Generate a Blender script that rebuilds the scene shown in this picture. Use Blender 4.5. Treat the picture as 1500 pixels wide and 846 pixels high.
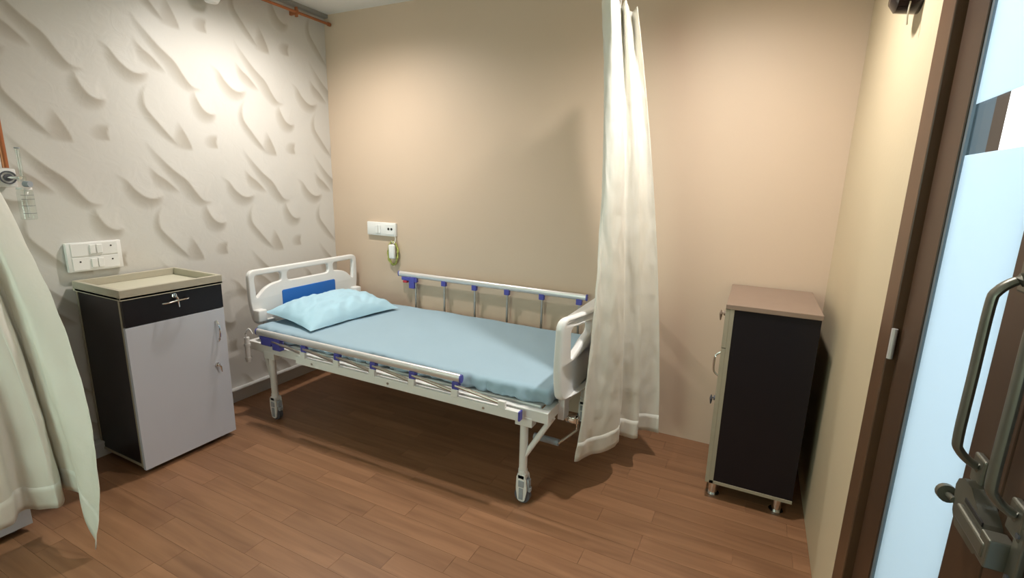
import bpy, bmesh, math, random
import numpy as np
from mathutils import Vector, Matrix, noise

for o in list(bpy.data.objects):
    bpy.data.objects.remove(o, do_unlink=True)
scene = bpy.context.scene
C = scene.collection
random.seed(7)
PI = math.pi

# ------------------------------------------------------------------ camera
YAW, PITCH, ROLL, FPX = -0.456887857, 0.21519654, 0.0260460321, 716.890199
CAM = Vector((2.772, -2.689, 1.38))
fw = Vector((math.sin(YAW)*math.cos(PITCH), math.cos(YAW)*math.cos(PITCH), -math.sin(PITCH)))
rt = Vector((math.cos(YAW), -math.sin(YAW), 0)); up = rt.cross(fw)
cr = math.cos(ROLL)*rt + math.sin(ROLL)*up
cu = -math.sin(ROLL)*rt + math.cos(ROLL)*up
cd = bpy.data.cameras.new('camera'); cam = bpy.data.objects.new('camera', cd); C.objects.link(cam)
cd.sensor_width = 36; cd.lens = FPX/1500*36; cd.clip_start = .02
m = Matrix.Identity(4)
for i in range(3):
    m[i][0] = cr[i]; m[i][1] = cu[i]; m[i][2] = -fw[i]; m[i][3] = CAM[i]
cam.matrix_world = m
scene.camera = cam

# ------------------------------------------------------------------ world, daylight, exposure
w = bpy.data.worlds.new('world'); scene.world = w; w.use_nodes = True
bg = w.node_tree.nodes['Background']
bg.inputs['Color'].default_value = (.62, .78, .95, 1); bg.inputs['Strength'].default_value = 1.0
vs = scene.view_settings
vs.view_transform = 'Standard'; vs.look = 'None'; vs.gamma = 1; vs.use_curve_mapping = False
vs.exposure = 0.62

def area_light(name, loc, rot, sx, sy, power, color, shape='RECTANGLE'):
    l = bpy.data.lights.new(name, 'AREA'); l.shape = shape; l.size = sx
    if shape == 'RECTANGLE': l.size_y = sy
    l.energy = power; l.color = color
    o = bpy.data.objects.new(name, l); C.objects.link(o); o.location = loc; o.rotation_euler = rot
    return o
# daylight falling through the window behind the camera, and daylight in the corridor behind the glass door
area_light('window_daylight', (0.95, -4.72, 1.45), (PI/2, 0, 0), 1.3, 1.1, 27, (.80, 1.0, .80))
area_light('corridor_daylight', (3.85, -1.4, 2.3), (0, 0, 0), .9, 3.4, 36, (.74, .88, 1.0))
area_light('corridor_far_daylight', (3.85, 2.4, 2.3), (0, 0, 0), .9, 2.4, 45, (.95, .97, 1.0))

# ------------------------------------------------------------------ materials
def mat(name, col, rough=.5, metal=0, spec=.5, noise_amt=0, noise_scale=8, bump=0, bump_scale=40, **kw):
    M_ = bpy.data.materials.new(name); M_.use_nodes = True
    nt = M_.node_tree; b = nt.nodes['Principled BSDF']
    b.inputs['Base Color'].default_value = (*col, 1); b.inputs['Roughness'].default_value = rough
    b.inputs['Metallic'].default_value = metal; b.inputs['Specular IOR Level'].default_value = spec
    for k, v in kw.items(): b.inputs[k.replace('_', ' ')].default_value = v
    tc = nt.nodes.new('ShaderNodeTexCoord')
    if noise_amt:
        n = nt.nodes.new('ShaderNodeTexNoise'); n.inputs['Scale'].default_value = noise_scale; n.inputs['Detail'].default_value = 4
        nt.links.new(tc.outputs['Object'], n.inputs['Vector'])
        r = nt.nodes.new('ShaderNodeMix'); r.data_type = 'RGBA'
        r.inputs['A'].default_value = (*[c*(1-noise_amt) for c in col], 1)
        r.inputs['B'].default_value = (*[min(1, c*(1+noise_amt)) for c in col], 1)
        nt.links.new(n.outputs['Fac'], r.inputs['Factor']); nt.links.new(r.outputs['Result'], b.inputs['Base Color'])
    if bump:
        n2 = nt.nodes.new('ShaderNodeTexNoise'); n2.inputs['Scale'].default_value = bump_scale; n2.inputs['Detail'].default_value = 5
        nt.links.new(tc.outputs['Object'], n2.inputs['Vector'])
        bp = nt.nodes.new('ShaderNodeBump'); bp.inputs['Strength'].default_value = bump; bp.inputs['Distance'].default_value = .01
        nt.links.new(n2.outputs['Fac'], bp.inputs['Height']); nt.links.new(bp.outputs['Normal'], b.inputs['Normal'])
    return M_

M = {}
M['beige'] = mat('beige wall paint', (.60, .46, .345), .55, noise_amt=.025, noise_scale=2, bump=.04, bump_scale=60)
M['beige_side'] = mat('cream wall paint', (.60, .50, .34), .5, noise_amt=.025, noise_scale=2, bump=.04, bump_scale=60)
M['ceil'] = mat('white ceiling paint', (.78, .77, .74), .8)
M['white'] = mat('white paint', (.80, .79, .77), .6)
M['greige'] = mat('grey beige paint', (.50, .45, .40), .6)
M['grey'] = mat('dull grey', (.32, .31, .29), .6)
M['skirt'] = mat('pale skirting', (.60, .585, .57), .4, noise_amt=.03)
M['plastic'] = mat('white moulded plastic', (.82, .81, .79), .28, noise_amt=.02)
M['steel'] = mat('white powder coated steel', (.79, .77, .74), .35, noise_amt=.03)
M['alu'] = mat('brushed aluminium', (.74, .71, .70), .35, .55)
M['chrome'] = mat('chrome', (.78, .78, .78), .15, 1)
M['rod'] = mat('steel rod', (.55, .50, .45), .3, 1)
M['purple'] = mat('violet blue plastic', (.075, .075, .36), .4)
M['red'] = mat('red plastic', (.45, .04, .06), .4)
M['blue'] = mat('blue plastic insert', (.02, .16, .56), .45)
M['rubber'] = mat('dark grey rubber', (.10, .10, .12), .6)
M['greyplastic'] = mat('grey plastic', (.36, .39, .43), .45)
M['sheet'] = mat('light blue cotton sheet', (.33, .455, .54), .85, spec=.2, noise_amt=.03, noise_scale=5, bump=.12, bump_scale=9)
M['pillow'] = mat('pale blue pillowcase', (.42, .63, .75), .85, spec=.2, noise_amt=.03, noise_scale=6, bump=.5, bump_scale=11)
M['black'] = mat('black laminate', (.012, .010, .013), .3, spec=.3, noise_amt=.1)
M['doorwhite'] = mat('white laminate', (.56, .585, .66), .35, noise_amt=.02)  # white door; the blue daylight falling on it is put into the colour
M['taupe'] = mat('beige edge laminate', (.36, .32, .24), .45, noise_amt=.06, noise_scale=20)
M['rim'] = mat('beige rim laminate', (.46, .42, .33), .45, noise_amt=.06, noise_scale=20)
M['tray'] = mat('pale beige tray laminate', (.58, .55, .43), .45, noise_amt=.04, noise_scale=20)
M['brownlam'] = mat('grey brown laminate', (.26, .185, .14), .45, noise_amt=.06, noise_scale=12)
M['wood'] = mat('dark brown door wood', (.055, .026, .012), .42, noise_amt=.25, noise_scale=10)
M['woodl'] = mat('brown door frame wood', (.10, .048, .022), .42, noise_amt=.2, noise_scale=10)
M['doorhw'] = mat('grey olive metal', (.165, .16, .13), .38, .65, noise_amt=.15, noise_scale=25)
M['gasket'] = mat('blue grey glazing gasket', (.13, .17, .20), .5)
M['copper'] = mat('copper pipe', (.42, .15, .06), .4, .45, noise_amt=.15, noise_scale=20)
M['blackgloss'] = mat('black glossy plastic', (.012, .008, .008), .15)
M['hole'] = mat('black hole', (.015, .013, .012), .6)
M['greencord'] = mat('yellow green coiled cord', (.40, .42, .10), .35, noise_amt=.3, noise_scale=40)
M['lens'] = mat('lamp lens', (1, .93, .82), .4)
bl = M['lens'].node_tree.nodes['Principled BSDF']
bl.inputs['Emission Color'].default_value = (1, .90, .76, 1); bl.inputs['Emission Strength'].default_value = 8

def curtain_mat():
    m_ = mat('cream satin curtain', (.86, .845, .78), .45, spec=.35, noise_amt=.02, bump=.35, bump_scale=14)
    nt = m_.node_tree; b = nt.nodes['Principled BSDF']; out = nt.nodes['Material Output']
    b.inputs['Sheen Weight'].default_value = .25
    t = nt.nodes.new('ShaderNodeBsdfTranslucent'); t.inputs['Color'].default_value = (.84, .81, .64, 1)
    mx = nt.nodes.new('ShaderNodeMixShader'); mx.inputs[0].default_value = .2
    nt.links.new(b.outputs[0], mx.inputs[1]); nt.links.new(t.outputs[0], mx.inputs[2]); nt.links.new(mx.outputs[0], out.inputs[0])
    return m_
M['curtain'] = curtain_mat()

def clear_mat(name, tint, refl=.08, rough=0.02):
    m_ = bpy.data.materials.new(name); m_.use_nodes = True; nt = m_.node_tree
    for n in list(nt.nodes):
        if n.type == 'BSDF_PRINCIPLED': nt.nodes.remove(n)
    out = nt.nodes['Material Output']
    a = nt.nodes.new('ShaderNodeBsdfTransparent'); a.inputs['Color'].default_value = (*tint, 1)
    g = nt.nodes.new('ShaderNodeBsdfGlossy'); g.inputs['Roughness'].default_value = rough
    mx = nt.nodes.new('ShaderNodeMixShader'); mx.inputs[0].default_value = refl
    nt.links.new(a.outputs[0], mx.inputs[1]); nt.links.new(g.outputs[0], mx.inputs[2]); nt.links.new(mx.outputs[0], out.inputs[0])
    return m_
M['glass'] = clear_mat('clear door glass', (.93, .96, .96), .05)
M['clearplastic'] = clear_mat('clear plastic', (.93, .955, .94), .07, .1)

def film_mat():
    m_ = bpy.data.materials.new('frosted film'); m_.use_nodes = True; nt = m_.node_tree
    b = nt.nodes['Principled BSDF']; out = nt.nodes['Material Output']
    b.inputs['Base Color'].default_value = (.50, .66, .80, 1); b.inputs['Roughness'].default_value = .6
    t = nt.nodes.new('ShaderNodeBsdfTranslucent'); t.inputs['Color'].default_value = (.90, .955, 1.0, 1)
    mx = nt.nodes.new('ShaderNodeMixShader'); mx.inputs[0].default_value = .8
    nt.links.new(b.outputs[0], mx.inputs[1]); nt.links.new(t.outputs[0], mx.inputs[2]); nt.links.new(mx.outputs[0], out.inputs[0])
    return m_
M['film'] = film_mat()

def plank_mat():
    m_ = bpy.data.materials.new('brown laminate plank'); m_.use_nodes = True; nt = m_.node_tree
    b = nt.nodes['Principled BSDF']; b.inputs['Roughness'].default_value = .42; b.inputs['Specular IOR Level'].default_value = .4
    geo = nt.nodes.new('ShaderNodeNewGeometry'); oi = nt.nodes.new('ShaderNodeObjectInfo')
    mul = nt.nodes.new('ShaderNodeVectorMath'); mul.operation = 'MULTIPLY'; mul.inputs[1].default_value = (2.2, 26, 1)
    add = nt.nodes.new('ShaderNodeVectorMath'); add.operation = 'ADD'
    sc = nt.nodes.new('ShaderNodeMath'); sc.operation = 'MULTIPLY'; sc.inputs[1].default_value = 57.0
    nt.links.new(geo.outputs['Position'], mul.inputs[0]); nt.links.new(oi.outputs['Random'], sc.inputs[0])
    nt.links.new(mul.outputs[0], add.inputs[0]); nt.links.new(sc.outputs[0], add.inputs[1])
    n = nt.nodes.new('ShaderNodeTexNoise'); n.inputs['Scale'].default_value = 1.0; n.inputs['Detail'].default_value = 6; n.inputs['Distortion'].default_value = .6
    nt.links.new(add.outputs[0], n.inputs['Vector'])
    cr_ = nt.nodes.new('ShaderNodeValToRGB'); e = cr_.color_ramp.elements
    e[0].position = .28; e[0].color = (.205, .098, .048, 1); e[1].position = .75; e[1].color = (.315, .160, .083, 1)
    nt.links.new(n.outputs['Fac'], cr_.inputs[0])
    hs = nt.nodes.new('ShaderNodeHueSaturation')
    mr = nt.nodes.new('ShaderNodeMapRange'); mr.inputs['To Min'].default_value = .90; mr.inputs['To Max'].default_value = 1.10
    nt.links.new(oi.outputs['Random'], mr.inputs['Value']); nt.links.new(mr.outputs[0], hs.inputs['Value'])
    nt.links.new(cr_.outputs[0], hs.inputs['Color']); nt.links.new(hs.outputs[0], b.inputs['Base Color'])
    bp = nt.nodes.new('ShaderNodeBump'); bp.inputs['Strength'].default_value = .08; bp.inputs['Distance'].default_value = .004
    nt.links.new(n.outputs['Fac'], bp.inputs['Height']); nt.links.new(bp.outputs[0], b.inputs['Normal'])
    return m_
M['plank'] = plank_mat()

def wallpaper_mat():
    m_ = bpy.data.materials.new('embossed wallpaper'); m_.use_nodes = True; nt = m_.node_tree
    b = nt.nodes['Principled BSDF']; b.inputs['Roughness'].default_value = .42; b.inputs['Specular IOR Level'].default_value = .45
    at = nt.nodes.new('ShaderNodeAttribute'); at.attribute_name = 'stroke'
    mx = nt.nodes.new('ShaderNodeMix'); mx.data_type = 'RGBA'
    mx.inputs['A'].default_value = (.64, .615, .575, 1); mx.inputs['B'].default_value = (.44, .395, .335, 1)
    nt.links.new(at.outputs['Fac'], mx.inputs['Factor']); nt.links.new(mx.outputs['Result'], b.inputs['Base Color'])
    tc = nt.nodes.new('ShaderNodeTexCoord'); n = nt.nodes.new('ShaderNodeTexNoise'); n.inputs['Scale'].default_value = 14; n.inputs['Detail'].default_value = 5; n.inputs['Distortion'].default_value = 1.5
    nt.links.new(tc.outputs['Object'], n.inputs['Vector'])
    bp = nt.nodes.new('ShaderNodeBump'); bp.inputs['Strength'].default_value = .12; bp.inputs['Distance'].default_value = .01
    nt.links.new(n.outputs['Fac'], bp.inputs['Height']); nt.links.new(bp.outputs[0], b.inputs['Normal'])
    return m_
M['wallpaper'] = wallpaper_mat()

# ------------------------------------------------------------------ mesh helpers
def new_bm(): return bmesh.new()
def bx(bm, x0, x1, y0, y1, z0, z1, bev=0, seg=2):
    r = bmesh.ops.create_cube(bm, size=1)
    vs_ = r['verts']
    for v in vs_:
        v.co = Vector(((x0+x1)/2+v.co.x*(x1-x0), (y0+y1)/2+v.co.y*(y1-y0), (z0+z1)/2+v.co.z*(z1-z0)))
    if bev:
        es = list({e for v in vs_ for e in v.link_edges})
        bmesh.ops.bevel(bm, geom=es, offset=bev, segments=seg, affect='EDGES', profile=.5)
    return bm
def box(*a, **k): return bx(new_bm(), *a, **k)
def tube(bm, pts, r, seg=12, ry=None, cap=True, up_=Vector((0, 0, 1))):
    """sweep an ellipse (r sideways, ry along up) along a polyline"""
    pts = [Vector(p) for p in pts]; ry = ry or r; rings = []
    rad = r if isinstance(r, (list, tuple)) else [r]*len(pts)
    rady = ry if isinstance(ry, (list, tuple)) else [ry]*len(pts)
    for i, p in enumerate(pts):
        d = (pts[min(i+1, len(pts)-1)]-pts[max(i-1, 0)]).normalized()
        u = up_ if abs(d.dot(up_)) < .95 else Vector((1, 0, 0)) if abs(d.x) < .9 else Vector((0, 1, 0))
        s = d.cross(u).normalized(); u2 = s.cross(d).normalized()
        rings.append([bm.verts.new(p+s*rad[i]*math.cos(2*PI*k/seg)+u2*rady[i]*math.sin(2*PI*k/seg)) for k in range(seg)])
    for a, b in zip(rings, rings[1:]):
        for k in range(seg): bm.faces.new((a[k], a[(k+1) % seg], b[(k+1) % seg], b[k]))
    if cap:
        bm.faces.new(list(reversed(rings[0]))); bm.faces.new(rings[-1])
    return bm
def tb(*a, **k): return tube(new_bm(), *a, **k)
def smooth_path(pts, n=6, closed=False):
    P = [Vector(p) for p in pts]; out = []
    L = len(P)
    for i in range(L if closed else L-1):
        g = (lambda j: P[j % L]) if closed else (lambda j: P[max(0, min(L-1, j))])
        p0, p1, p2, p3 = g(i-1), g(i), g(i+1), g(i+2)
        for k in range(n):
            t = k/n
            out.append(.5*((2*p1)+(-p0+p2)*t+(2*p0-5*p1+4*p2-p3)*t*t+(-p0+3*p1-3*p2+p3)*t**3))
    if not closed: out.append(P[-1])
    return out
def prism(bm, poly, axis, a, b):
    """extrude a 2D polygon along an axis ('x': poly is (y,z); 'y': (x,z); 'z': (x,y))"""
    f = {'x': lambda p, t: (t, p[0], p[1]), 'y': lambda p, t: (p[0], t, p[1]), 'z': lambda p, t: (p[0], p[1], t)}[axis]
    A = [bm.verts.new(f(p, a)) for p in poly]; B = [bm.verts.new(f(p, b)) for p in poly]; n = len(poly)
    bm.faces.new(A); bm.faces.new(list(reversed(B)))
    for i in range(n): bm.faces.new((A[i], B[i], B[(i+1) % n], A[(i+1) % n]))
    bmesh.ops.recalc_face_normals(bm, faces=bm.faces[:])
    return bm
def rounded(pts, r, n=6):
    """round the corners of a polygon; r may be a list"""
    out = []; L = len(pts)
    for i, p in enumerate(pts):
        rr = r[i] if isinstance(r, (list, tuple)) else r
        p = Vector(p); a = Vector(pts[i-1])-p; c = Vector(pts[(i+1) % L])-p
        k = min(rr, a.length*.49, c.length*.49)
        p0, p1 = p+a.normalized()*k, p+c.normalized()*k
        for j in range(n+1):
            t = j/n; q = (1-t)**2*p0+2*t*(1-t)*p+t*t*p1; out.append((q.x, q.y))
    return out
def disc(bm, c, axis, r, h, seg=20):
    c = Vector(c); ax = {'x': Vector((1, 0, 0)), 'y': Vector((0, 1, 0)), 'z': Vector((0, 0, 1))}[axis]
    return tube(bm, [c-ax*h/2, c+ax*h/2], r, seg)
def obj(name, bm, material, parent=None, smooth=False, loc=None):
    me = bpy.data.meshes.new(name)
    bmesh.ops.recalc_face_normals(bm, faces=bm.faces[:])
    bm.to_mesh(me); bm.free()
    me.materials.append(M[material] if isinstance(material, str) else material)
    if smooth:
        for p in me.polygons: p.use_smooth = True
        me.set_sharp_from_angle(angle=math.radians(40))
    o = bpy.data.objects.new(name, me); C.objects.link(o)
    if parent:
        o.parent = parent; o.matrix_parent_inverse = Matrix.Translation(-Vector(parent_loc(parent)))
    return o
def parent_loc(p):
    v = Vector(p.location)
    if p.parent: v = Vector((0, 0, 0)) if p.type == 'MESH' else v
    return v
def tag(o, label=None, cat=None, group=None, kind=None):
    if label: o['label'] = label
    if cat: o['category'] = cat
    if group: o['group'] = group
    if kind: o['kind'] = kind
    return o
def thing(name, loc, label, cat, group=None):
    o = bpy.data.objects.new(name, None); C.objects.link(o); o.location = loc; o.empty_display_size = .1
    return tag(o, label, cat, group)
def structure(name, bm, material, smooth=False):
    return tag(obj(name, bm, material, None, smooth), kind='structure')
def copy_tree(o, parent=None):
    c = o.copy(); C.objects.link(c)
    if parent: c.parent = parent
    for ch in o.children: copy_tree(ch, c)
    return c

# ------------------------------------------------------------------ room shell
RX, RY, RZ = 3.105, -4.5, 2.455      # right wall, front wall, ceiling height; back wall is y = 0, left wall about x = 0
WX = -.035                            # mean plane of the papered wall
floor_ = structure('floor', box(-.2, 3.2, RY-.1, .1, -.12, -.004), 'plank')
PW, PL = .09, .52
unit = bpy.data.meshes.new('plank'); b_ = box(-.5, .5, -PW/2+.0004, PW/2-.0004, -.004, 0)
es = [e for e in b_.edges if all(v.co.z > -.001 for v in e.verts)]
b_.to_mesh(unit); b_.free(); unit.materials.append(M['plank'])
rest = new_bm(); row = 0; y = 0.0
while y > RY:
    yc = y-PW/2; x = WX-.02-random.random()*PL
    while x < RX:
        x0, x1 = max(x, WX-.02), min(x+PL, RX)
        if x1-x0 > .01:
            if yc > -2.72:
                o = bpy.data.objects.new('plank', unit); C.objects.link(o)
                o.location = ((x0+x1)/2, yc, 0); o.scale = (x1-x0-.001, 1, 1); o.parent = floor_
            else: bx(rest, x0+.0005, x1-.0005, yc-PW/2+.0005, yc+PW/2-.0005, -.004, 0)
        x += PL
    y -= PW; row += 1
tag(obj('plank', rest, 'plank', floor_), kind='stuff')
structure('ceiling', box(-.2, RX+.1, RY-.1, .1, RZ, RZ+.1), 'ceil')
structure('wall_back', box(-.2, RX+.1, 0, .1, -.1, RZ), 'beige')
# right wall with the door opening
DY0, DY1, DZ = -1.165, -2.575, 2.12
b = new_bm(); bx(b, RX, RX+.1, DY0, 0, -.1, RZ); bx(b, RX, RX+.1, DY1, DY0, DZ, RZ); bx(b, RX, RX+.1, RY-.1, DY1, -.1, RZ)
structure('wall_right', b, 'beige_side')
# wall behind the camera with a window opening
b = new_bm(); W0, W1, WZ0, WZ1 = .25, 1.65, .85, 2.05
bx(b, -.2, W0, RY-.1, RY, -.1, RZ); bx(b, W1, RX+.1, RY-.1, RY, -.1, RZ); bx(b, W0, W1, RY-.1, RY, -.1, WZ0); bx(b, W0, W1, RY-.1, RY, WZ1, RZ)
structure('wall_front', b, 'beige_side')
b = new_bm()
for (a0, a1, c0, c1) in ((W0, W0+.05, WZ0, WZ1), (W1-.05, W1, WZ0, WZ1), (W0+.05, W1-.05, WZ0, WZ0+.05), (W0+.05, W1-.05, WZ1-.05, WZ1), (.93, .97, WZ0+.05, WZ1-.05)):
    bx(b, a0, a1, RY-.08, RY-.02, c0, c1)
win = structure('window_1', b, 'white')
for a0, a1 in ((W0+.05, .93), (.97, W1-.05)): obj('window_pane', box(a0, a1, RY-.055, RY-.05, WZ0+.05, WZ1-.05), 'glass', win)

# papered left wall: raised comma-shaped strokes on a 0.53 m x 0.605 m repeat
TY, TZ = .53, .605
def stroke_pts(l): return smooth_path([(0, a, c) for a, c in l], 8)
STROKES = [  # (spine from upper tip to lower tip in (y, z), crescent width, relief)
    ([(-.842, 1.369), (-.797, 1.340), (-.763, 1.292), (-.717, 1.254), (-.672, 1.247), (-.628, 1.262)], .040, .012),
    ([(-.689, 2.144), (-.652, 2.090), (-.575, 2.005), (-.505, 1.945), (-.465, 1.885), (-.425, 1.838), (-.372, 1.828)], .042, .013),
    ([(-.690, 2.020), (-.650, 1.975), (-.610, 1.945), (-.545, 1.880)], .040, .003),
    ([(-.412, 1.838), (-.408, 1.785), (-.378, 1.728), (-.340, 1.705), (-.298, 1.710)], .042, .014),
    ([(-.640, 1.820), (-.668, 1.770), (-.668, 1.700), (-.618, 1.630), (-.560, 1.560), (-.520, 1.515)], .026, .010),
    ([(-.520, 1.650), (-.490, 1.595), (-.465, 1.540), (-.455, 1.500)], .060, .002),
    ([(-.305, 1.600), (-.318, 1.560), (-.312, 1.520)], .045, .002),
]
NY, NZ = 76, 86
ty = (np.arange(NY)/NY)*TY; tz = (np.arange(NZ)/NZ)*TZ
GY, GZ = np.meshgrid(ty, tz, indexing='ij')
Hh = np.zeros((NY, NZ)); Sm = np.zeros((NY, NZ))
for l, wd, A in STROKES:
    P = np.array([[v.y, v.z] for v in stroke_pts(l)]); n = len(P)
    best = np.full((NY, NZ), 9.0); bt = np.zeros((NY, NZ)); bs = np.zeros((NY, NZ))
    c0 = P.mean(0)
    YY = (GY-c0[0]+TY/2) % TY-TY/2+c0[0]; ZZ = (GZ-c0[1]+TZ/2) % TZ-TZ/2+c0[1]
    for i in range(n-1):
        a, d = P[i], P[i+1]-P[i]; L2 = (d**2).sum()
        t = np.clip(((YY-a[0])*d[0]+(ZZ-a[1])*d[1])/L2, 0, 1)
        qx, qz = YY-(a[0]+t*d[0]), ZZ-(a[1]+t*d[1]); dd = np.hypot(qx, qz)
        side = d[0]*qz-d[1]*qx            # > 0 : upper right of the stroke
        mk = dd < best
        best = np.where(mk, dd, best); bt = np.where(mk, (i+t)/(n-1), bt); bs = np.where(mk, side, bs)
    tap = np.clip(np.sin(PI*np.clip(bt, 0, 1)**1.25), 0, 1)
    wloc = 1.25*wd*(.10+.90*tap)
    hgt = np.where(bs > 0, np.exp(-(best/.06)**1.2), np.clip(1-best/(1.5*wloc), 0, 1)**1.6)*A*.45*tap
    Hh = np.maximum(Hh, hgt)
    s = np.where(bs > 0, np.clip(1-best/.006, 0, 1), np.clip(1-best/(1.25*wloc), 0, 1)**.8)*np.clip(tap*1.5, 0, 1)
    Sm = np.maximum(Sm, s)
def paper_wall():
    nz = int(RZ/(TZ/NZ))+2; nyv = int(2.25/(TY/NY))
    ys = list(-np.arange(nyv)*TY/NY)+list(np.linspace(-2.26, RY, 60))
    zs = np.clip(np.arange(nz)*TZ/NZ, 0, RZ); zs[0] = 0
    verts = []; cols = []
    for yv in ys:
        iy = int(round((yv % TY)/TY*NY)) % NY
        fade = 1.0
        for k, zv in enumerate(zs):
            iz = k % NZ
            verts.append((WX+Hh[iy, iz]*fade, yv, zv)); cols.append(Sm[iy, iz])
    n = len(zs); faces = []
    for i in range(len(ys)-1):
        for k in range(n-1):
            a = i*n+k; faces.append((a, a+n, a+n+1, a+1))
    me = bpy.data.meshes.new('wall_left'); me.from_pydata(verts, [], faces)
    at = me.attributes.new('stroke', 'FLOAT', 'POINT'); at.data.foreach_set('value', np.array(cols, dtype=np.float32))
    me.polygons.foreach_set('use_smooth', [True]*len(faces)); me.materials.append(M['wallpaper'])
    o = bpy.data.objects.new('wall_left', me); C.objects.link(o); tag(o, kind='structure')
    if me.polygons[0].normal.x < 0: me.flip_normals()
    return o
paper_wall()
structure('wall_left_core', box(-.2, WX-.002, RY-.1, 0, -.1, RZ), 'white').name = 'wall_left_backing'
b = new_bm(); bx(b, WX, .008, RY, -.001, .0, .066); bx(b, WX, .013, RY, -.001, .066, .076, .003)
structure('baseboard_left', b, 'skirt')
structure('grey_strip', box(WX, .004, RY, -.001, RZ-.022, RZ-.001), 'grey')  # thin grey strip where the papered wall meets the ceiling

# corridor outside the door
structure('wall_corridor', box(4.4, 4.5, -4.6, 5.0, -.1, 2.5), 'white')
structure('floor_corridor', box(RX+.1, 4.5, -4.6, 5.0, -.12, -.0), 'taupe')
structure('ceiling_corridor', box(RX+.1, 4.5, -4.6, 5.0, 2.455, 2.55), 'white')
structure('wall_corridor_end', box(RX+.1, 4.5, 5.0, 5.1, -.1, 2.5), 'white')
structure('wall_corridor_pilaster', box(4.31, 4.4, 2.72, 3.6, 0, 2.455), 'greige')
structure('wall_corridor_inner', box(RX+.1, RX+.12, .0, 5.0, -.1, 2.5), 'white')

# ------------------------------------------------------------------ double door with frosted glass
fr = new_bm()
bx(fr, RX-.014, RX+.1, DY0-.105, DY0, 0, DZ, .003); bx(fr, RX-.014, RX+.1, DY1, DY1+.105, 0, DZ, .003); bx(fr, RX-.014, RX+.1, DY1+.105, DY0-.105, DZ-.105, DZ, .003)
bx(fr, RX+.055, RX+.1, DY0-.125, DY0-.105, 0, DZ-.105); bx(fr, RX+.055, RX+.1, DY1+.105, DY1+.125, 0, DZ-.105)
structure('trim_2', fr, 'woodl')
def leaf(name, ya, yb, sgn, label):
    """leaf from hinge edge ya to meeting edge yb; sgn = direction along y from the hinge"""
    X0, X1 = RX+.004, RX+.044; Z0, Z1 = .012, DZ-.11
    Y = lambda d: ya+sgn*d
    W = abs(yb-ya)
    def b2(x0, x1, d0, d1, z0, z1, bev=0): return box(x0, x1, min(Y(d0), Y(d1)), max(Y(d0), Y(d1)), z0, z1, bev=bev)
    root = tag(bpy.data.objects.new(name, None), kind='structure'); C.objects.link(root)
    obj('stile', b2(X0, X1, 0, .128, Z0, Z1, .002), 'wood', root)
    obj('stile', b2(X0, X1, W-.118, W, Z0, Z1, .002), 'wood', root)
    obj('top_rail', b2(X0, X1, .128, W-.118, Z1-.13, Z1, .002), 'wood', root)
    obj('bottom_rail', b2(X0, X1, .128, W-.118, Z0, Z0+.2, .002), 'wood', root)
    g = new_bm()
    for d0, d1 in ((.128, .142), (W-.122, W-.118)):
        bx(g, X0+.0035, X1-.004, min(Y(d0), Y(d1)), max(Y(d0), Y(d1)), Z0+.2, Z1-.13)
    obj('gasket', g, 'gasket', root)
    obj('glass_pane', b2(X0+.0085, X0+.0125, .142, W-.122, Z0+.2, Z1-.13), 'glass', root)
    for z0, z1 in ((Z0+.2, 1.4515), (1.545, Z1-.13)):
        tag(obj('frosted_film', b2(X0+.0065, X0+.0075, .146, W-.122, z0, z1), 'film', root), 'frosted blue white film on the glass')
    for zc in (.25, 1.025, 1.93):
        h = tb([(X0-.012, Y(-.004), zc-.037), (X0-.012, Y(-.004), zc+.037)], .0065, 10)
        obj('hinge', h, 'alu', root, True)
    return root, X0, Y, W
d1, X0, Y1f, W1_ = leaf('door_1', DY0-.118, -1.868, -1, '')
d2, X0, Y2f, W2_ = leaf('door_2', DY1+.118, -1.872, 1, '')
def pull(root, yb):
    xo = RX-.034
    path = [(RX+.004, yb, 1.272), (RX-.014, yb, 1.268), (xo+.004, yb, 1.252), (xo, yb, 1.230), (xo, yb, 1.13), (xo, yb, 1.036), (xo+.004, yb, 1.016), (RX-.014, yb, 1.0), (RX+.004, yb, .994)]
    b = new_bm(); tube(b, smooth_path(path, 4), .0095, 12, .006, up_=Vector((1, 0, 0)))
    o = obj('pull_handle', b, 'doorhw', root, True)
    for zc in (1.274, .990): obj('handle_mount', box(RX-.006, RX+.004, yb-.018, yb+.018, zc-.022, zc+.022, .003), 'doorhw', o)
pull(d1, -1.815); pull(d2, -1.935)
# latch joining the two leaves
lt = new_bm()
poly = [(-1.797, .953), (-1.803, .966), (-1.82, .976), (-1.846, .976), (-1.895, .952), (-1.912, .935), (-1.908, .915), (-1.89, .902), (-1.822, .900), (-1.805, .915)]
prism(lt, poly, 'x', RX-.018, RX+.004)
latch = obj('latch', lt, 'doorhw', d1)
l2 = new_bm(); bx(l2, RX-.026, RX-.017, -1.93, -1.835, .922, .944, .003); obj('latch_bolt', l2, 'doorhw', latch)
obj('bolt_slot', box(RX-.0195, RX-.0175, -1.90, -1.84, .950, .956), 'hole', latch)
l3 = new_bm(); tube(l3, [(RX-.018, -1.805, .930), (RX-.018, -1.780, .925)], .0045, 10); tube(l3, [(RX-.018, -1.780, .925), (RX-.018, -1.769, .923)], .0135, 16); obj('latch_knob', l3, 'doorhw', latch, True)
kp = obj('latch_keeper', box(RX-.004, RX+.004, -1.962, -1.938, .905, .990, .002), 'doorhw', d2)
obj('keeper_loop', box(RX-.024, RX+.002, -1.938, -1.912, .915, .955, .002), 'doorhw', kp)
for zc in (.918, .977): obj('screw', disc(new_bm(), (RX-.005, -1.95, zc), 'x', .004, .003, 8), 'rubber', kp)

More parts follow.
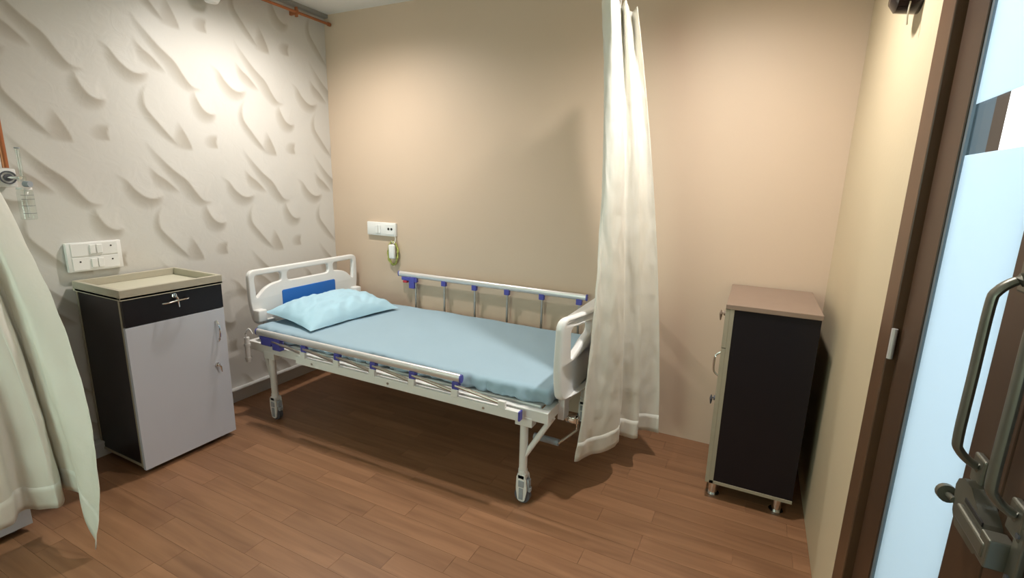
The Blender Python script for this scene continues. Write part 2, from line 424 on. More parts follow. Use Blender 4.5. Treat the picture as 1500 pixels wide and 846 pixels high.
# ------------------------------------------------------------------ ceiling lamps (light and lamp together)
def downlight(x, y, power, label, col=(1, .955, .90), vis=True):
    t = thing('ceiling_downlight', (x, y, RZ), label, 'lamp', 'recessed ceiling downlights')
    r = new_bm(); N = 28
    prof = [(.055, RZ-.001), (.075, RZ-.001), (.075, RZ-.006), (.057, RZ-.010), (.055, RZ-.006)]
    rings = [[r.verts.new((x+p*math.cos(2*PI*k/N), y+p*math.sin(2*PI*k/N), z)) for k in range(N)] for p, z in prof]
    for i in range(len(prof)):
        a, c = rings[i], rings[(i+1) % len(prof)]
        for k in range(N): r.faces.new((a[k], a[(k+1) % N], c[(k+1) % N], c[k]))
    obj('trim_ring', r, 'white', t, True)
    obj('lens', disc(new_bm(), (x, y, RZ-.002), 'z', .055, .003, 28), 'lens', t)
    l = bpy.data.lights.new('downlight', 'SPOT'); l.energy = power; l.color = col; l.shadow_soft_size = .045; l.spot_size = math.radians(160); l.spot_blend = 1.0
    o = bpy.data.objects.new('downlight_beam', l); C.objects.link(o); o.location = (x, y, RZ-.03)
    return t
downlight(.58, -.76, 60, 'round ceiling downlight above the head of the bed')
downlight(2.58, -.86, 66, 'round ceiling downlight above the black cabinet on steel legs')
downlight(1.55, -2.75, 9, 'round fill downlight added behind the camera')  # added weak fill for the camera side, not a lamp known in the room

# ------------------------------------------------------------------ hospital bed
bed = thing('hospital_bed', (1.15, -.5, 0), 'white steel hospital bed with plastic end boards and raised rail along the beige wall', 'bed')
BY0, BY1 = -.955, -.075                # front and rear faces of the frame
f = new_bm()
bx(f, .24, 2.10, BY0, BY0+.035, .405, .455, .003); bx(f, .24, 2.10, BY1-.035, BY1, .405, .455, .003)
bx(f, .24, .28, BY0+.035, BY1-.035, .405, .455, .003); bx(f, 2.06, 2.10, BY0+.035, BY1-.035, .405, .455, .003)
for xx in (.8, 1.35): bx(f, xx, xx+.03, BY0+.035, BY1-.035, .41, .44)
obj('frame', f, 'steel', bed)
p = new_bm(); bx(p, .29, 2.05, BY0+.04, BY1-.04, .446, .462, .004); obj('platform', p, 'steel', bed)
LEGS = [(.405, BY0+.022), (1.985, BY0+.022), (.405, BY1-.022), (1.985, BY1-.022)]
for lx, ly in LEGS:
    obj('leg_bracket', box(lx-.035, lx+.045, ly-.024, ly+.024, .372, .415, .003), 'steel', bed)
    lg = obj('leg', tb([(lx, ly, .145), (lx, ly, .38)], .018, 16), 'steel', bed, True)
    # castor: housing, wheel, brake pedal
    h = new_bm()
    for q in (-1, 1): prism(h, rounded([(lx-.020, .138), (lx+.022, .138), (lx+.030, .07), (lx+.020, .012), (lx-.012, .012), (lx-.022, .07)], .012, 4), 'y', ly+q*.0145, ly+q*.022)
    bx(h, lx-.019, lx+.021, ly-.022, ly+.022, .115, .142, .006); tube(h, [(lx, ly, .14), (lx, ly, .158)], .0205, 16)
    ca = obj('castor', h, 'plastic', bed, True)
    w_ = disc(new_bm(), (lx+.004, ly, .036), 'y', .036, .024, 28); obj('wheel', w_, 'rubber', ca, True)
    pd = new_bm(); bx(pd, lx+.022, lx+.036, ly-.013, ly+.013, .080, .116, .003); bx(pd, lx+.026, lx+.042, ly-.010, ly+.010, .058, .079, .003); obj('brake_pedal', pd, 'greyplastic', ca)
    bf = new_bm(); bx(bf, lx-.010, lx+.016, ly-.026, ly-.0215, .082, .112, .002); bx(bf, lx-.007, lx+.013, ly-.0255, ly-.0215, .022, .076, .002); obj('brake_plate', bf, 'greyplastic', ca)
for ly, s in ((BY0+.022, 1), (BY1-.022, -1)):
    obj('brace', tb([(1.992, ly, .225), (2.10, ly+s*.035, .415)], .0125, 12), 'steel', bed, True)
    obj('brace', tb([(.40, ly, .225), (.29, ly+s*.035, .415)], .0125, 12), 'steel', bed, True)
for yy in (-.80, -.23):
    obj('footboard_bracket', box(2.095, 2.125, yy-.032, yy+.032, .375, .515, .003), 'steel', bed)
    obj('headboard_bracket', box(.215, .245, yy-.032, yy+.032, .375, .545, .003), 'steel', bed)

def panel(name, outer, holes, x, thick, material, parent, bevel=.008):
    """plastic board with openings in the y-z plane at x"""
    cu_ = bpy.data.curves.new(name, 'CURVE'); cu_.dimensions = '2D'; cu_.fill_mode = 'BOTH'
    cu_.extrude = max(.0005, thick/2-bevel); cu_.bevel_depth = bevel; cu_.bevel_resolution = 3; cu_.offset = -bevel
    for loop in [outer]+holes:
        s = cu_.splines.new('POLY'); s.points.add(len(loop)-1); s.use_cyclic_u = True
        for q, (a, c) in zip(s.points, loop): q.co = (a, c, 0, 1)
    tmp = bpy.data.objects.new('tmp', cu_); C.objects.link(tmp)
    bpy.context.view_layer.update()
    me = bpy.data.meshes.new_from_object(tmp.evaluated_get(bpy.context.evaluated_depsgraph_get()))
    C.objects.unlink(tmp); bpy.data.objects.remove(tmp); bpy.data.curves.remove(cu_)
    bm = new_bm(); bm.from_mesh(me); bpy.data.meshes.remove(me)
    for v in bm.verts: v.co = Vector((x+v.co.z, v.co.x, v.co.y))
    bmesh.ops.remove_doubles(bm, verts=bm.verts, dist=1e-5)
    return obj(name, bm, material, parent, True)
yc = -.475
hb_out = rounded([(yc-.425, .845), (yc+.425, .845), (yc+.425, .66), (yc+.40, .515), (yc-.40, .515), (yc-.425, .66)], [.045, .045, .03, .05, .05, .03])
mid_h = rounded([(yc-.165, .812), (yc+.165, .812), (yc+.165, .75), (yc-.165, .75)], .028)
l_h = rounded([(yc-.390, .812), (yc-.205, .812), (yc-.205, .757), (yc-.26, .752), (yc-.32, .734), (yc-.382, .678)], [.025, .022, .02, .04, .05, .014])
r_h = [(2*yc-a, c) for a, c in reversed(l_h)]
hb = panel('headboard', hb_out, [mid_h, l_h, r_h], .20, .030, 'plastic', bed)
tag(panel('insert', rounded([(yc-.212, .697), (yc+.212, .697), (yc+.212, .575), (yc-.212, .575)], .014), [], .2165, .006, 'blue', hb, .002), 'blue plastic insert')
for s in (-1, 1):
    obj('corner_bumper', box(.212, .262, yc+s*.385-.028, yc+s*.385+.028, .545, .615, .008, 3), 'plastic', hb, True)
# foot board: same moulding seen from the side, with a hand opening at each end
fx = 2.122
bow = lambda y_: .066*(1-min(1, abs((y_-yc)/.47))**3)
def bend(o):
    for v in o.data.vertices: v.co.x += bow(v.co.y)
def densify(loop, d=.02):
    out = []
    for a, c in zip(loop, loop[1:]+loop[:1]):
        n = max(1, int(math.hypot(c[0]-a[0], c[1]-a[1])/d))
        out += [(a[0]+(c[0]-a[0])*k/n, a[1]+(c[1]-a[1])*k/n) for k in range(n)]
    return out
fb_out = rounded([(yc-.465, .858), (yc+.465, .858), (yc+.472, .62), (yc+.455, .505), (yc-.455, .505), (yc-.472, .62)], [.05, .05, .06, .035, .035, .06])
fl_h = rounded([(yc-.412, .812), (yc-.255, .812), (yc-.255, .765), (yc-.30, .752), (yc-.405, .675)], [.025, .022, .03, .06, .016])
fm_h = rounded([(yc-.20, .812), (yc+.20, .812), (yc+.20, .752), (yc-.20, .752)], .03)
fr_h = [(2*yc-a, c) for a, c in reversed(fl_h)]
fb = panel('footboard', densify(fb_out), [densify(fm_h), densify(fl_h), densify(fr_h)], fx, .034, 'plastic', bed, .010); bend(fb)
fi = tag(panel('insert', densify(rounded([(yc-.24, .715), (yc+.24, .715), (yc+.24, .585), (yc-.24, .585)], .014)), [], fx+.019, .006, 'blue', fb, .002), 'blue plastic insert'); bend(fi)
obj('bumper_button', disc(new_bm(), (fx+bow(yc-.40)-.018, yc-.40, .555), 'x', .011, .008, 14), 'plastic', fb, True)

# side rails: raised at the wall, folded down at the front
MX = [.735+.2345*i for i in range(6)]
def rail(name, yr, x0, x1, zt, conn, label):
    r = tag(obj(name, tb([(x0, yr, zt), (x1, yr, zt)], .013, 16, .019), 'alu', bed, True), label)
    lowz = .434
    obj('lower_bar', box(.68, 1.985, yr-.013, yr+.013, lowz-.020, lowz+.020, .002), 'steel', r)
    obj('end_cap', box(1.985, 1.993, yr-.014, yr+.014, lowz-.021, lowz+.021, .002), 'purple', r)
    for xx in (x0, x1): obj('end_cap', tb([(xx-.004, yr, zt), (xx+.004, yr, zt)], .0135, 14, .0195), 'purple', r, True)
    s = -1 if yr < yc else 1
    for i, mx in enumerate(MX):
        obj('mount', box(mx-.017, mx+.017, yr+s*.010-.006, yr+s*.010+.010, lowz+.016, lowz+.052, .002), 'steel', r)
        cx, cz = conn(mx, i)
        obj('post', tb([(mx, yr+s*.006, lowz+.038), (cx, yr+s*.006, cz)], .0075, 12), 'rod', r, True)
        obj('connector', box(cx-.017, cx+.017, yr-.011, yr+.013, cz-.018, cz+.018, .003), 'purple', r)
    for xx in (.80, 1.30, 1.82): obj('bolt', disc(new_bm(), (xx, yr+s*.0135, lowz), 'y', .006, .004, 10), 'rod', r)
    return r
rr = rail('side_rail', -.045, .60, 1.952, .742, lambda mx, i: (mx, .712), 'raised aluminium side rail')
lat = new_bm(); bx(lat, .690, .735, -.061, -.033, .650, .728, .005); bx(lat, .625, .70, -.057, -.035, .700, .724, .004)
la = obj('rail_latch', lat, 'purple', rr); obj('release_button', box(.640, .672, -.060, -.032, .684, .700, .003), 'red', la)
fr_ = rail('side_rail', -.988, .375, 1.70, .537, lambda mx, i: (mx-.233, .502), 'folded down aluminium side rail')
lat = new_bm(); bx(lat, .41, .49, -1.000, -.968, .470, .520, .005); bx(lat, .50, .56, -1.000, -.968, .455, .500, .005); bx(lat, .40, .56, -.998, -.970, .500, .519, .004)
obj('rail_latch', lat, 'purple', fr_)
# socket for a drip stand at the head corner
iv = new_bm(); tube(iv, [(.245, -.965, .33), (.245, -.965, .475)], .014, 14); tube(iv, [(.245, -.965, .345), (.245, -.965, .36)], .018, 14); tube(iv, [(.245, -.965, .425), (.245, -.965, .44)], .018, 14)
tube(iv, smooth_path([(.245, -.965, .45), (.25, -.972, .50), (.27, -.965, .53), (.285, -.955, .50)], 4), .005, 8); bx(iv, .235, .262, -.957, -.945, .41, .445)
obj('drip_stand_socket', iv, 'steel', bed, True)
# crank
ck = new_bm(); bx(ck, 2.10, 2.155, -.745, -.705, .325, .352, .003); bx(ck, 2.142, 2.162, -.738, -.712, .322, .352, .003)
tube(ck, smooth_path([(2.153, -.725, .34), (2.153, -.725, .295), (2.148, -.728, .283), (2.092, -.772, .236), (2.085, -.775, .232)], 3), .007, 10)
bx(ck, 2.05, 2.10, -.74, -.71, .352, .41); cko = obj('crank', ck, 'chrome', bed, True)
obj('crank_grip', tb([(2.087, -.775, .232), (1.965, -.772, .232)], .016, 14), 'greyplastic', cko, True)

# mattress and pillow
def soft_box(x0, x1, y0, y1, z0, z1, r, nx, ny, nz):
    bm = new_bm(); vs2 = {}
    def put(i, j, k):
        key = (i, j, k)
        if key in vs2: return vs2[key]
        u, v, w2 = i/nx*2-1, j/ny*2-1, k/nz*2-1
        hx, hy, hz = (x1-x0)/2, (y1-y0)/2, (z1-z0)/2
        q = Vector((u*hx, v*hy, w2*hz)); c = Vector((max(-hx+r, min(hx-r, q.x)), max(-hy+r, min(hy-r, q.y)), max(-hz+r, min(hz-r, q.z))))
        d = q-c
        if d.length > 1e-9: q = c+d.normalized()*min(r, d.length*1.0) if d.length > r else q
        vs2[key] = bm.verts.new(q+Vector(((x0+x1)/2, (y0+y1)/2, (z0+z1)/2))); return vs2[key]
    for i in range(nx):
        for j in range(ny):
            for k in (0, nz): bm.faces.new([put(*t) for t in ((i, j, k), (i+1, j, k), (i+1, j+1, k), (i, j+1, k))])
    for i in range(nx):
        for k in range(nz):
            for j in (0, ny): bm.faces.new([put(*t) for t in ((i, j, k), (i+1, j, k), (i+1, j, k+1), (i, j, k+1))])
    for j in range(ny):
        for k in range(nz):
            for i in (0, nx): bm.faces.new([put(*t) for t in ((i, j, k), (i, j+1, k), (i, j+1, k+1), (i, j, k+1))])
    return bm
bm = soft_box(.275, 2.098, -.930, -.095, .462, .542, .026, 160, 60, 8)
for v in bm.verts:
    c = v.co
    top = max(0, min(1, (c.z-.47)/.06))
    n1 = noise.noise(Vector((c.x*2.2, c.y*3, 1)))
    if c.z > .525: c.z += .005*n1+.004*noise.noise(Vector((c.x*7+c.y*5, c.y*4, 4)))
    sidey = (c.y < -.90); sidex = c.x > 2.07
    wr = noise.noise(Vector((c.x*22, c.z*9+c.y*2, 2)))*.022+noise.noise(Vector((c.x*50, c.z*25, 7)))*.008
    if sidey: c.y += wr*(1.15-top*.7)
    if sidex: c.x += (noise.noise(Vector((c.y*24, c.z*9, 2)))*.008)*(1.1-top*.7)
    if c.z < .49: c.z += .006*noise.noise(Vector((c.x*30, c.y*30, 3)))+.006
mt = obj('mattress', bm, 'sheet', None, True); tag(mt, 'bed mattress in a light blue sheet lying on the white bed frame', 'mattress')
def make_pillow():
    bm = new_bm(); nu, nv = 64, 44; L, Wd, T = .66, .43, .118
    g = {}
    for s in (1, -1):
        for i in range(nu+1):
            for j in range(nv+1):
                u, v = i/nu*2-1, j/nv*2-1
                edge = i in (0, nu) or j in (0, nv)
                if edge and s == -1: g[(i, j, s)] = g[(i, j, 1)]; continue
                e = max(0, (1-abs(u)**3.2))*max(0, (1-abs(v)**2.8)); e = e**.62
                # pulled-in sides, pointed corners
                x = v*Wd/2*(1-.07*(1-abs(v)**2)*0-.09*(1-u*u)*abs(v)**2*0.9); y = u*L/2*(1-.07*(1-v*v)*u*u)
                wr = .012*noise.noise(Vector((u*3, v*3, 2+s)))*e+.016*noise.noise(Vector((u*6+v*3, v*5, 5)))*e
                cr_ = .016*max(0, abs(u)-.55)/.45*math.sin(v*9+u*2)*e
                h = (e*T*(.78 if s > 0 else .18))+wr+cr_
                z = s*h
                g[(i, j, s)] = bm.verts.new((x, y, z))
        for i in range(nu):
            for j in range(nv):
                q = [g[(i, j, s)], g[(i+1, j, s)], g[(i+1, j+1, s)], g[(i, j+1, s)]]
                if s < 0: q.reverse()
                if len(set(q)) == 4: bm.faces.new(q)
    return bm
bm = make_pillow()
rot = Matrix.Rotation(math.radians(-5), 4, 'Y')
rz = Matrix.Rotation(math.radians(-6), 4, 'Z')
for v in bm.verts:
    v.co = rz @ (rot.inverted() @ v.co)
    v.co += Vector((.487, -.530, .575))
    v.co.z = max(v.co.z, .548+.002*noise.noise(v.co*9))
pl = obj('pillow', bm, 'pillow', None, True); tag(pl, 'pale blue pillow leaning against the headboard', 'pillow')

# ------------------------------------------------------------------ bedside cabinets
def lock_and_key(parent, c, ax, sgn, drop=.035, mt_='chrome'):
    c = Vector(c); n = Vector((sgn, 0, 0)) if ax == 'x' else Vector((0, sgn, 0)); t = Vector((0, 1, 0)) if ax == 'x' else Vector((1, 0, 0))
    lk = obj('lock', tb([c-n*.004, c+n*.008], .011, 16), mt_, parent, True)
    k = new_bm(); tube(k, [c+n*.006, c+n*.020], .003, 8)
    p0 = c+n*.018
    tube(k, [p0+Vector((0, 0, .012)), p0+Vector((0, 0, -.004)), p0+t*.006+Vector((0, 0, -.012)), p0+t*.010+Vector((0, 0, -drop))], [.002, .006, .006, .0025], 8)
    obj('key', k, mt_, parent, True)
def bedside(y0, y1, label):
    """front faces +x"""
    X0_, X1_, Z0, Z1 = -.018, .355, .035, .842
    t = thing('bedside_cabinet', ((X0_+X1_)/2, (y0+y1)/2, 0), label, 'cabinet', 'bedside cabinets along the papered wall')
    obj('body', box(X0_, X1_, y0+.012, y1-.012, Z0, Z1, .001), 'black', t)
    for yy in (y0+.012, y1-.012):
        e = new_bm()
        s = -1 if yy < (y0+y1)/2 else 1
        bx(e, X1_-.012, X1_, min(yy, yy+s*.006), max(yy, yy+s*.006), Z0, Z1); bx(e, X0_, X1_, min(yy, yy+s*.003), max(yy, yy+s*.003), Z0, Z0+.012); bx(e, X0_, X0_+.012, min(yy, yy+s*.003), max(yy, yy+s*.003), Z0+.012, Z1)
        obj('edge_band', e, 'taupe', t)
    tp = new_bm(); bx(tp, X0_, .378, y0, y1, .838, .850)
    top = obj('top', tp, 'tray', t)
    rm = new_bm(); a, c = X0_, .378
    bx(rm, a, a+.018, y0, y1, .8505, .884, .0015); bx(rm, c-.018, c, y0, y1, .840, .884, .0015); bx(rm, a+.018, c-.018, y0, y0+.018, .840, .884, .0015); bx(rm, a+.018, c-.018, y1-.018, y1, .840, .884, .0015)
    obj('tray_rim', rm, 'rim', top)
    d = obj('drawer', box(X1_, .373, y0+.008, y1-.004, .716, .837, .001), 'black', t)
    ym = (y0+y1)/2
    hd = new_bm(); hy = ym-.005
    tube(hd, smooth_path([(.376, hy-.062, .793), (.392, hy-.045, .795), (.396, hy, .799), (.392, hy+.045, .800), (.376, hy+.062, .801)], 4), [.002]+[.0042]*15+[.002], 8)
    obj('drawer_handle', hd, 'chrome', d, True)
    lock_and_key(d, (.373, hy-.004, .822), 'x', 1, .055)
    dr = obj('door', box(X1_, .373, y0+.006, y1-.004, .028, .713, .001), 'doorwhite', t)
    hd = new_bm(); hz = .60; hy = y1-.052
    tube(hd, smooth_path([(.374, hy, hz+.055), (.390, hy, hz+.035), (.394, hy+.002, hz), (.390, hy, hz-.04), (.374, hy, hz-.058)], 4), [.004]+[.0055]*15+[.004], 8)
    obj('door_handle', hd, 'chrome', dr, True)
    lock_and_key(dr, (.373, y1-.068, .425), 'x', 1, .04)
    for px_ in (X0_+.04, X1_-.04):
        for py_ in (y0+.05, y1-.05): obj('foot', tb([(px_, py_, 0), (px_, py_, Z0+.002)], .016, 14), 'rubber', t, True)
    return t
bedside(-1.612, -1.158, 'bedside cabinet with white door, black drawer and beige tray top beside the bed')
bedside(-2.475, -2.005, 'white fronted bedside cabinet mostly hidden behind the left curtain')

# storage cabinet on steel legs by the right wall, front facing the bed (-x)
sc_ = thing('storage_cabinet', (2.87, -.27, 0), 'tall black storage cabinet on chrome legs in the right corner', 'cabinet')
SX0, SX1, SY0, SY1, SZ0, SZ1 = 2.700, 3.045, -.512, -.02, .078, .905
obj('body', box(SX0+.018, SX1, SY0+.003, SY1, SZ0, SZ1-.02), 'black', sc_)
e = new_bm(); bx(e, SX0+.018, SX0+.034, SY0, SY0+.003, SZ0, SZ1-.02); bx(e, SX0+.018, SX1, SY0, SY0+.003, SZ0, SZ0+.014)
obj('edge_band', e, 'taupe', sc_)
obj('top', box(SX0, SX1+.004, SY0-.003, SY1, SZ1-.02, SZ1, .0015), 'brownlam', sc_)
sd = obj('drawer', box(SX0, SX0+.018, SY0, SY1, .715, SZ1-.022, .0015), 'taupe', sc_)
lock_and_key(sd, (SX0, -.47, .857), 'x', -1, .035, 'brownlam')
dd_ = obj('door', box(SX0, SX0+.018, SY0, SY1, SZ0, .712, .0015), 'taupe', sc_)
hd = new_bm(); hy = -.44
tube(hd, smooth_path([(SX0+.002, hy, .675), (SX0-.020, hy, .655), (SX0-.024, hy, .62), (SX0-.020, hy, .58), (SX0+.002, hy, .56)], 4), .0045, 8); obj('door_handle', hd, 'chrome', dd_, True)
lock_and_key(dd_, (SX0, -.455, .462), 'x', -1, .035, 'rubber')
for lx in (SX0+.035, SX1-.05):
    for ly in (SY0+.05, SY1-.05):
        l = new_bm(); tube(l, [(lx, ly, .006), (lx, ly, SZ0)], .019, 18); tube(l, [(lx, ly, 0), (lx, ly, .008)], .029, 20); tube(l, [(lx, ly, SZ0-.008), (lx, ly, SZ0)], .027, 18)
        obj('leg', l, 'chrome', sc_, True)

# ------------------------------------------------------------------ curtains
def curtain(name, top, mids, bot, label, group, folds=7, amp=.014, N=220, Mr=80):
    LV = [smooth_path(l, 30) for l in [top]+[[(*q, z) for q in l] for z, l in mids]+[bot]]; B = LV[-1]
    def samp(P, t):
        x = t*(len(P)-1); i = min(int(x), len(P)-2); return P[i].lerp(P[i+1], x-i)
    bm = new_bm(); g = []
    for i in range(N+1):
        t = i/N; lv = [samp(l, t) for l in LV]; a, b_ = lv[0], lv[-1]; col = []
        d = (samp(B, min(1, t+.01))-samp(B, max(0, t-.01))); nrm = Vector((d.y, -d.x, 0)); nrm = nrm.normalized() if nrm.length > 1e-6 else Vector((1, 0, 0))
        ks = [(a.z-q.z)/(a.z-b_.z) for q in lv]
        for j in range(Mr+1):
            s = j/Mr
            p_ = Vector((0, 0, 0))
            for n_, q in enumerate(lv):      # smooth curve through the levels
                c_ = 1.0
                for m_ in range(len(lv)):
                    if m_ != n_: c_ *= (s-ks[m_])/(ks[n_]-ks[m_])
                p_ += q*c_
            p_.z = a.z+(b_.z-a.z)*s
            ph = 2*PI*folds*t
            p_ += nrm*(amp*math.sin(ph+.6*math.sin(s*2))*(.5+.7*s)+.006*noise.noise(Vector((t*9, s*7, 3)))+.004*noise.noise(Vector((t*22, s*26, 9))))
            col.append(bm.verts.new(p_))
        g.append(col)
    for i in range(N):
        for j in range(Mr): bm.faces.new((g[i][j], g[i+1][j], g[i+1][j+1], g[i][j+1]))
    o = obj(name, bm, 'curtain', None, True); tag(o, label, 'curtain', group)
    md = o.modifiers.new('thickness', 'SOLIDIFY'); md.thickness = .0016; md.offset = 0
    def strip(nm, rows):
        hb_ = new_bm(); vs3 = [[hb_.verts.new(o.data.vertices[k].co.copy()) for k in r] for r in rows]
        for r0, r1 in zip(vs3, vs3[1:]):
            for q in range(len(r0)-1): hb_.faces.new((r0[q], r1[q], r1[q+1], r0[q+1]))
        h_ = obj(nm, hb_, 'curtain', o, True); md = h_.modifiers.new('thickness', 'SOLIDIFY'); md.thickness = .0022; md.offset = 0
    strip('hem', [[i*(Mr+1)+Mr-q for q in (0, 1, 2, 3, 4)] for i in range(N+1)])
    return o
curtain('privacy_curtain',
        [(2.078, -.47, 2.1), (2.125, -.62, 2.1), (2.178, -.66, 2.1), (2.165, -.50, 2.1), (2.20, -.56, 2.1), (2.19, -.42, 2.1), (2.228, -.48, 2.1)],
        [(.95, [(2.219, -.80), (2.250, -.76), (2.300, -.65), (2.275, -.56), (2.338, -.50), (2.318, -.41), (2.388, -.35)])],
        [(2.182, -.835, .20), (2.240, -.72, .19), (2.312, -.585, .19), (2.283, -.49, .18), (2.372, -.452, .175), (2.355, -.34, .16), (2.45, -.30, .15)],
        'cream privacy curtain hanging at the foot of the bed', 'cream privacy curtains', folds=5, amp=.005)
curtain('privacy_curtain',
        [(.10, -2.10, 2.1), (.18, -2.14, 2.1), (.10, -2.18, 2.1), (.20, -2.22, 2.1), (.12, -2.27, 2.1), (.18, -2.33, 2.1), (.12, -2.42, 2.1)],
        [(1.3, [(.300, -1.900), (.32, -1.97), (.25, -1.98), (.33, -2.05), (.28, -2.11), (.33, -2.20), (.28, -2.33)]),
         (.6, [(.618, -1.88), (.535, -1.945), (.44, -1.945), (.515, -2.0), (.46, -2.06), (.50, -2.15), (.455, -2.31)])],
        [(.750, -1.975, .03), (.615, -1.940, .17), (.460, -1.935, .165), (.560, -1.985, .145), (.47, -2.045, .145), (.53, -2.14, .145), (.465, -2.32, .14)],
        'cream privacy curtain at the left edge in front of the papered wall', 'cream privacy curtains', folds=6, amp=.006)
# curtain track under the ceiling: along y by the foot of the bed, then along x
tr = thing('curtain_track', (2.2, -.9, RZ), 'white curtain track under the ceiling around the bed', 'curtain track')
obj('rail', box(2.135, 2.165, -2.45, -.002, RZ-.026, RZ-.001, .002), 'white', tr)
obj('rail', box(.135, .165, -2.45, -1.97, RZ-.026, RZ-.001, .002), 'white', tr)
obj('rail', box(.165, 2.135, -2.0, -1.97, RZ-.026, RZ-.001, .002), 'white', tr)
for yy in (-.62, -.56, -.50, -.45): obj('hanger_cord', tb([(2.15, yy, 2.104), (2.15, yy, RZ-.02)], .0018, 6), 'white', tr)
for yy in (-2.15, -2.23, -2.31): obj('hanger_cord', tb([(.15, yy, 2.104), (.15, yy, RZ-.02)], .0018, 6), 'white', tr)

# ------------------------------------------------------------------ wall fittings
WF = WX+.004
sp = thing('switch_panel', (WF, -1.507, .99), 'large white switch and socket plate above the bedside cabinet', 'switch plate', 'white switch plates')
obj('plate', box(WF, WF+.022, -1.617, -1.398, .921, 1.056, .004), 'plastic', sp, True)
for zc in (1.022, .957):
    md_ = obj('module', box(WF+.022, WF+.025, -1.600, -1.416, zc-.029, zc+.029, .001), 'plastic', sp)
    for k in (0, 1):
        obj('rocker', box(WF+.025, WF+.031, -1.530+k*.027, -1.507+k*.027, zc-.021, zc+.021, .002), 'plastic', md_)
    for yy in ((-1.443, -1.571) if zc < 1 else (-1.443,)): obj('socket_hole', disc(new_bm(), (WF+.025, yy, zc+.010), 'x', .0038, .002, 10), 'hole', md_)
sb = thing('switch_panel', (.43, 0, 1.035), 'small white switch plate on the beige wall above the pillow', 'switch plate', 'white switch plates')
obj('plate', box(.302, .555, -.022, 0, .989, 1.082, .005), 'plastic', sb, True)
for k in (0, 1): obj('rocker', box(.383+k*.024, .404+k*.024, -.030, -.022, 1.008, 1.062, .002), 'plastic', sb)
sk_ = obj('socket', box(.470, .545, -.025, -.022, 1.002, 1.07, .001), 'plastic', sb)
for xx in (.497, .524): obj('socket_hole', disc(new_bm(), (xx, -.025, 1.040), 'y', .0085, .003, 14), 'hole', sk_)
cp = thing('call_handset', (.53, -.02, .88), 'white nurse call handset with a coiled green cord below the small switch plate', 'call handset')
obj('handset', box(.512, .560, -.052, -.026, .838, .937, .010, 3), 'plastic', cp, True)
cb = new_bm(); tube(cb, smooth_path([(.55, -.024, 1.0), (.552, -.02, .97), (.548, -.03, .945), (.538, -.038, .935)], 4), .0025, 8)
obj('cord', cb, 'plastic', cp, True)
for k in range(4):
    c2 = new_bm(); pts = []
    for q in range(36):
        a = 2*PI*q/36; wob = .004*math.sin(a*9+k*1.7)
        pts.append((.522+(.036+.003*k+wob)*math.cos(a)+.002*k, -.010-.004*k+.003*math.sin(3*a), .872+(.080+wob)*math.sin(a)))
    pts.append(pts[0]); tube(c2, pts, .0045, 8, cap=False); obj('coil', c2, 'greencord', cp, True)
obj('hook', tb([(.535, 0, .955), (.535, -.04, .952), (.535, -.042, .962)], .003, 8), 'plastic', cp, True)

# copper gas pipe under the ceiling, drop pipe and oxygen outlet with flow meter
gp = thing('gas_pipe', (.03, -.02, 2.385), 'copper gas pipe along the top of the papered wall', 'pipe')
obj('pipe', tb([(.022, RY+.002, 2.390), (.022, -.004, 2.390)], .0085, 14), 'copper', gp, True)
obj('end_cap', tb([(.022, -.022, 2.390), (.022, -.004, 2.390)], .0125, 14), 'copper', gp, True)
for yy in (-.277, -1.28, -2.28):
    c_ = new_bm(); bx(c_, WX, .034, yy-.008, yy+.008, 2.376, 2.404, .002); bx(c_, .012, .030, yy-.006, yy+.006, 2.362, 2.42, .002)
    obj('clamp', c_, 'copper', gp)
dp = thing('drop_pipe', (.022, -1.782, 1.4), 'thin vertical copper pipe above the oxygen outlet at the left edge', 'pipe')
obj('pipe', tb([(.030, -1.779, 1.383), (.030, -1.779, 2.378)], .0105, 14), 'copper', dp, True)
ox = thing('oxygen_outlet', (.02, -1.816, 1.345), 'white oxygen wall outlet box with a round black socket at the left edge', 'gas outlet')
obj('box', box(WF, .060, -1.881, -1.761, 1.308, 1.380, .004), 'plastic', ox, True)
rg = new_bm()
def ring(bm, c, r0, r1, x0, x1, N=28):
    prof = [(r0, x0), (r1, x0), (r1, x1), (r0, x1)]
    rs = [[bm.verts.new((x, c[0]+p*math.cos(2*PI*k/N), c[1]+p*math.sin(2*PI*k/N))) for k in range(N)] for p, x in prof]
    for i in range(4):
        for k in range(N): bm.faces.new((rs[i][k], rs[i][(k+1) % N], rs[(i+1) % 4][(k+1) % N], rs[(i+1) % 4][k]))
ring(rg, (-1.788, 1.346), .022, .026, .060, .066); obj('outlet_ring', rg, 'rubber', ox)
obj('outlet_socket', disc(new_bm(), (.063, -1.788, 1.346), 'x', .014, .012, 20), 'rubber', ox, True)
fm = thing('flow_meter', (.11, -1.766, 1.35), 'clear oxygen flow meter tube with a humidifier bottle below at the left edge', 'flow meter')
obj('inlet_stem', tb([(.070, -1.788, 1.346), (.115, -1.768, 1.346)], .007, 10), 'chrome', fm, True)
obj('flow_tube', tb([(.115, -1.764, 1.350), (.115, -1.764, 1.460)], .0075, 16), 'clearplastic', fm, True)
obj('float_rod', tb([(.115, -1.764, 1.352), (.115, -1.764, 1.452)], .0022, 8), 'plastic', fm, True)
obj('tube_cap', tb([(.115, -1.764, 1.459), (.115, -1.764, 1.464)], .0088, 14), 'greyplastic', fm, True)
obj('valve_body', tb([(.115, -1.766, 1.332), (.115, -1.766, 1.352)], .014, 16), 'clearplastic', fm, True)
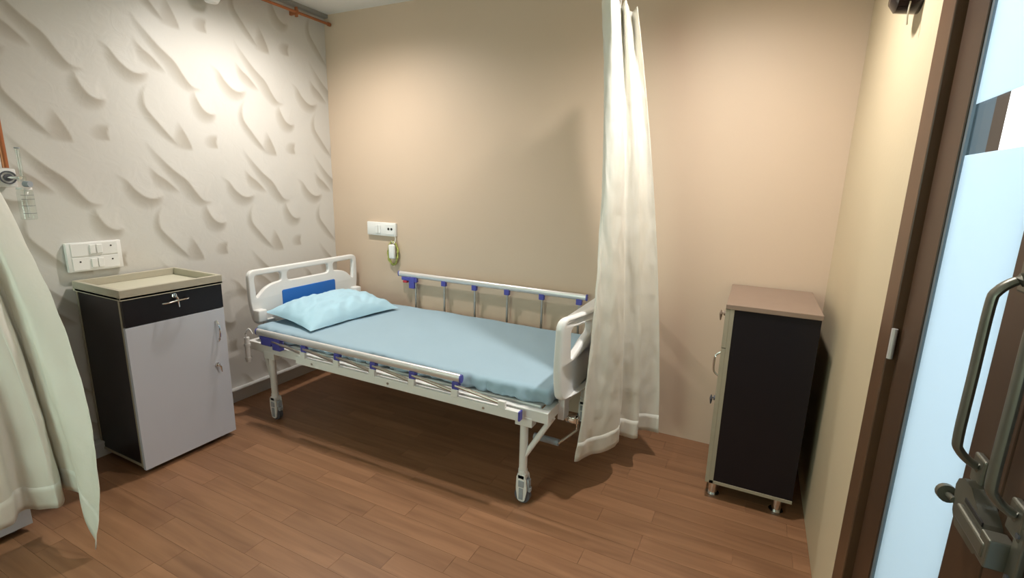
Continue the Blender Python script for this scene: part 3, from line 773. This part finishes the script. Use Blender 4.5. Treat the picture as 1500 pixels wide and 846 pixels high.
obj('valve_knob', tb([(.120, -1.761, 1.322), (.142, -1.752, 1.322)], .012, 14), 'greyplastic', fm, True)
bt_ = new_bm(); tube(bt_, [(.115, -1.764, 1.180), (.115, -1.764, 1.184), (.115, -1.764, 1.290), (.115, -1.764, 1.302)], [.022, .0255, .0255, .019], 24)
bo = obj('humidifier_bottle', bt_, 'clearplastic', fm, True)
obj('bottle_cap', tb([(.115, -1.764, 1.300), (.115, -1.764, 1.308)], .024, 24), 'plastic', bo, True)
for zz in (1.278, 1.262, 1.236, 1.206): ring2 = [(.115+.0262*math.cos(a), -1.764+.0262*math.sin(a), zz) for a in [(-.9+1.8*k/14) for k in range(15)]]; obj('level_mark', tb(ring2, .0008, 5), 'rubber', bo)
obj('bubble_tube', tb([(.115, -1.764, 1.19), (.115, -1.764, 1.30)], .0025, 8), 'plastic', bo, True)

# white lamp at the top edge by the papered wall
wl = thing('wall_lamp', (.0, -.86, 2.30), 'small white wall lamp at the top edge on the papered wall', 'lamp')
obj('base', box(WF, .012, -.90, -.82, 2.29, 2.37, .01), 'plastic', wl, True)
sh = new_bm(); tube(sh, [(.055, -.855, 2.262), (.055, -.855, 2.266), (.055, -.855, 2.285), (.055, -.855, 2.35), (.055, -.855, 2.36)], [.012, .03, .042, .046, .03], 24); obj('shade', sh, 'white', wl, True)
obj('arm', tb([(.0, -.86, 2.335), (.055, -.855, 2.335)], .008, 10), 'plastic', wl, True)
# black fitting on the right wall
bf = thing('wall_hook', (RX, -.80, 1.93), 'black glossy wall fitting high on the right wall beside the door frame', 'wall fitting')
k = new_bm(); tube(k, [(RX, -.86, 1.905), (RX-.01, -.86, 1.905), (RX-.055, -.86, 1.905), (RX-.07, -.86, 1.905)], [.055, .055, .046, .022], 24, [.04, .04, .033, .014]); obj('cap', k, 'blackgloss', bf, True)
obj('loose_string', tb(smooth_path([(RX-.03, -.905, 1.885), (RX-.032, -.91, 1.85), (RX-.03, -.912, 1.825)], 4), .0022, 6), 'taupe', bf, True)
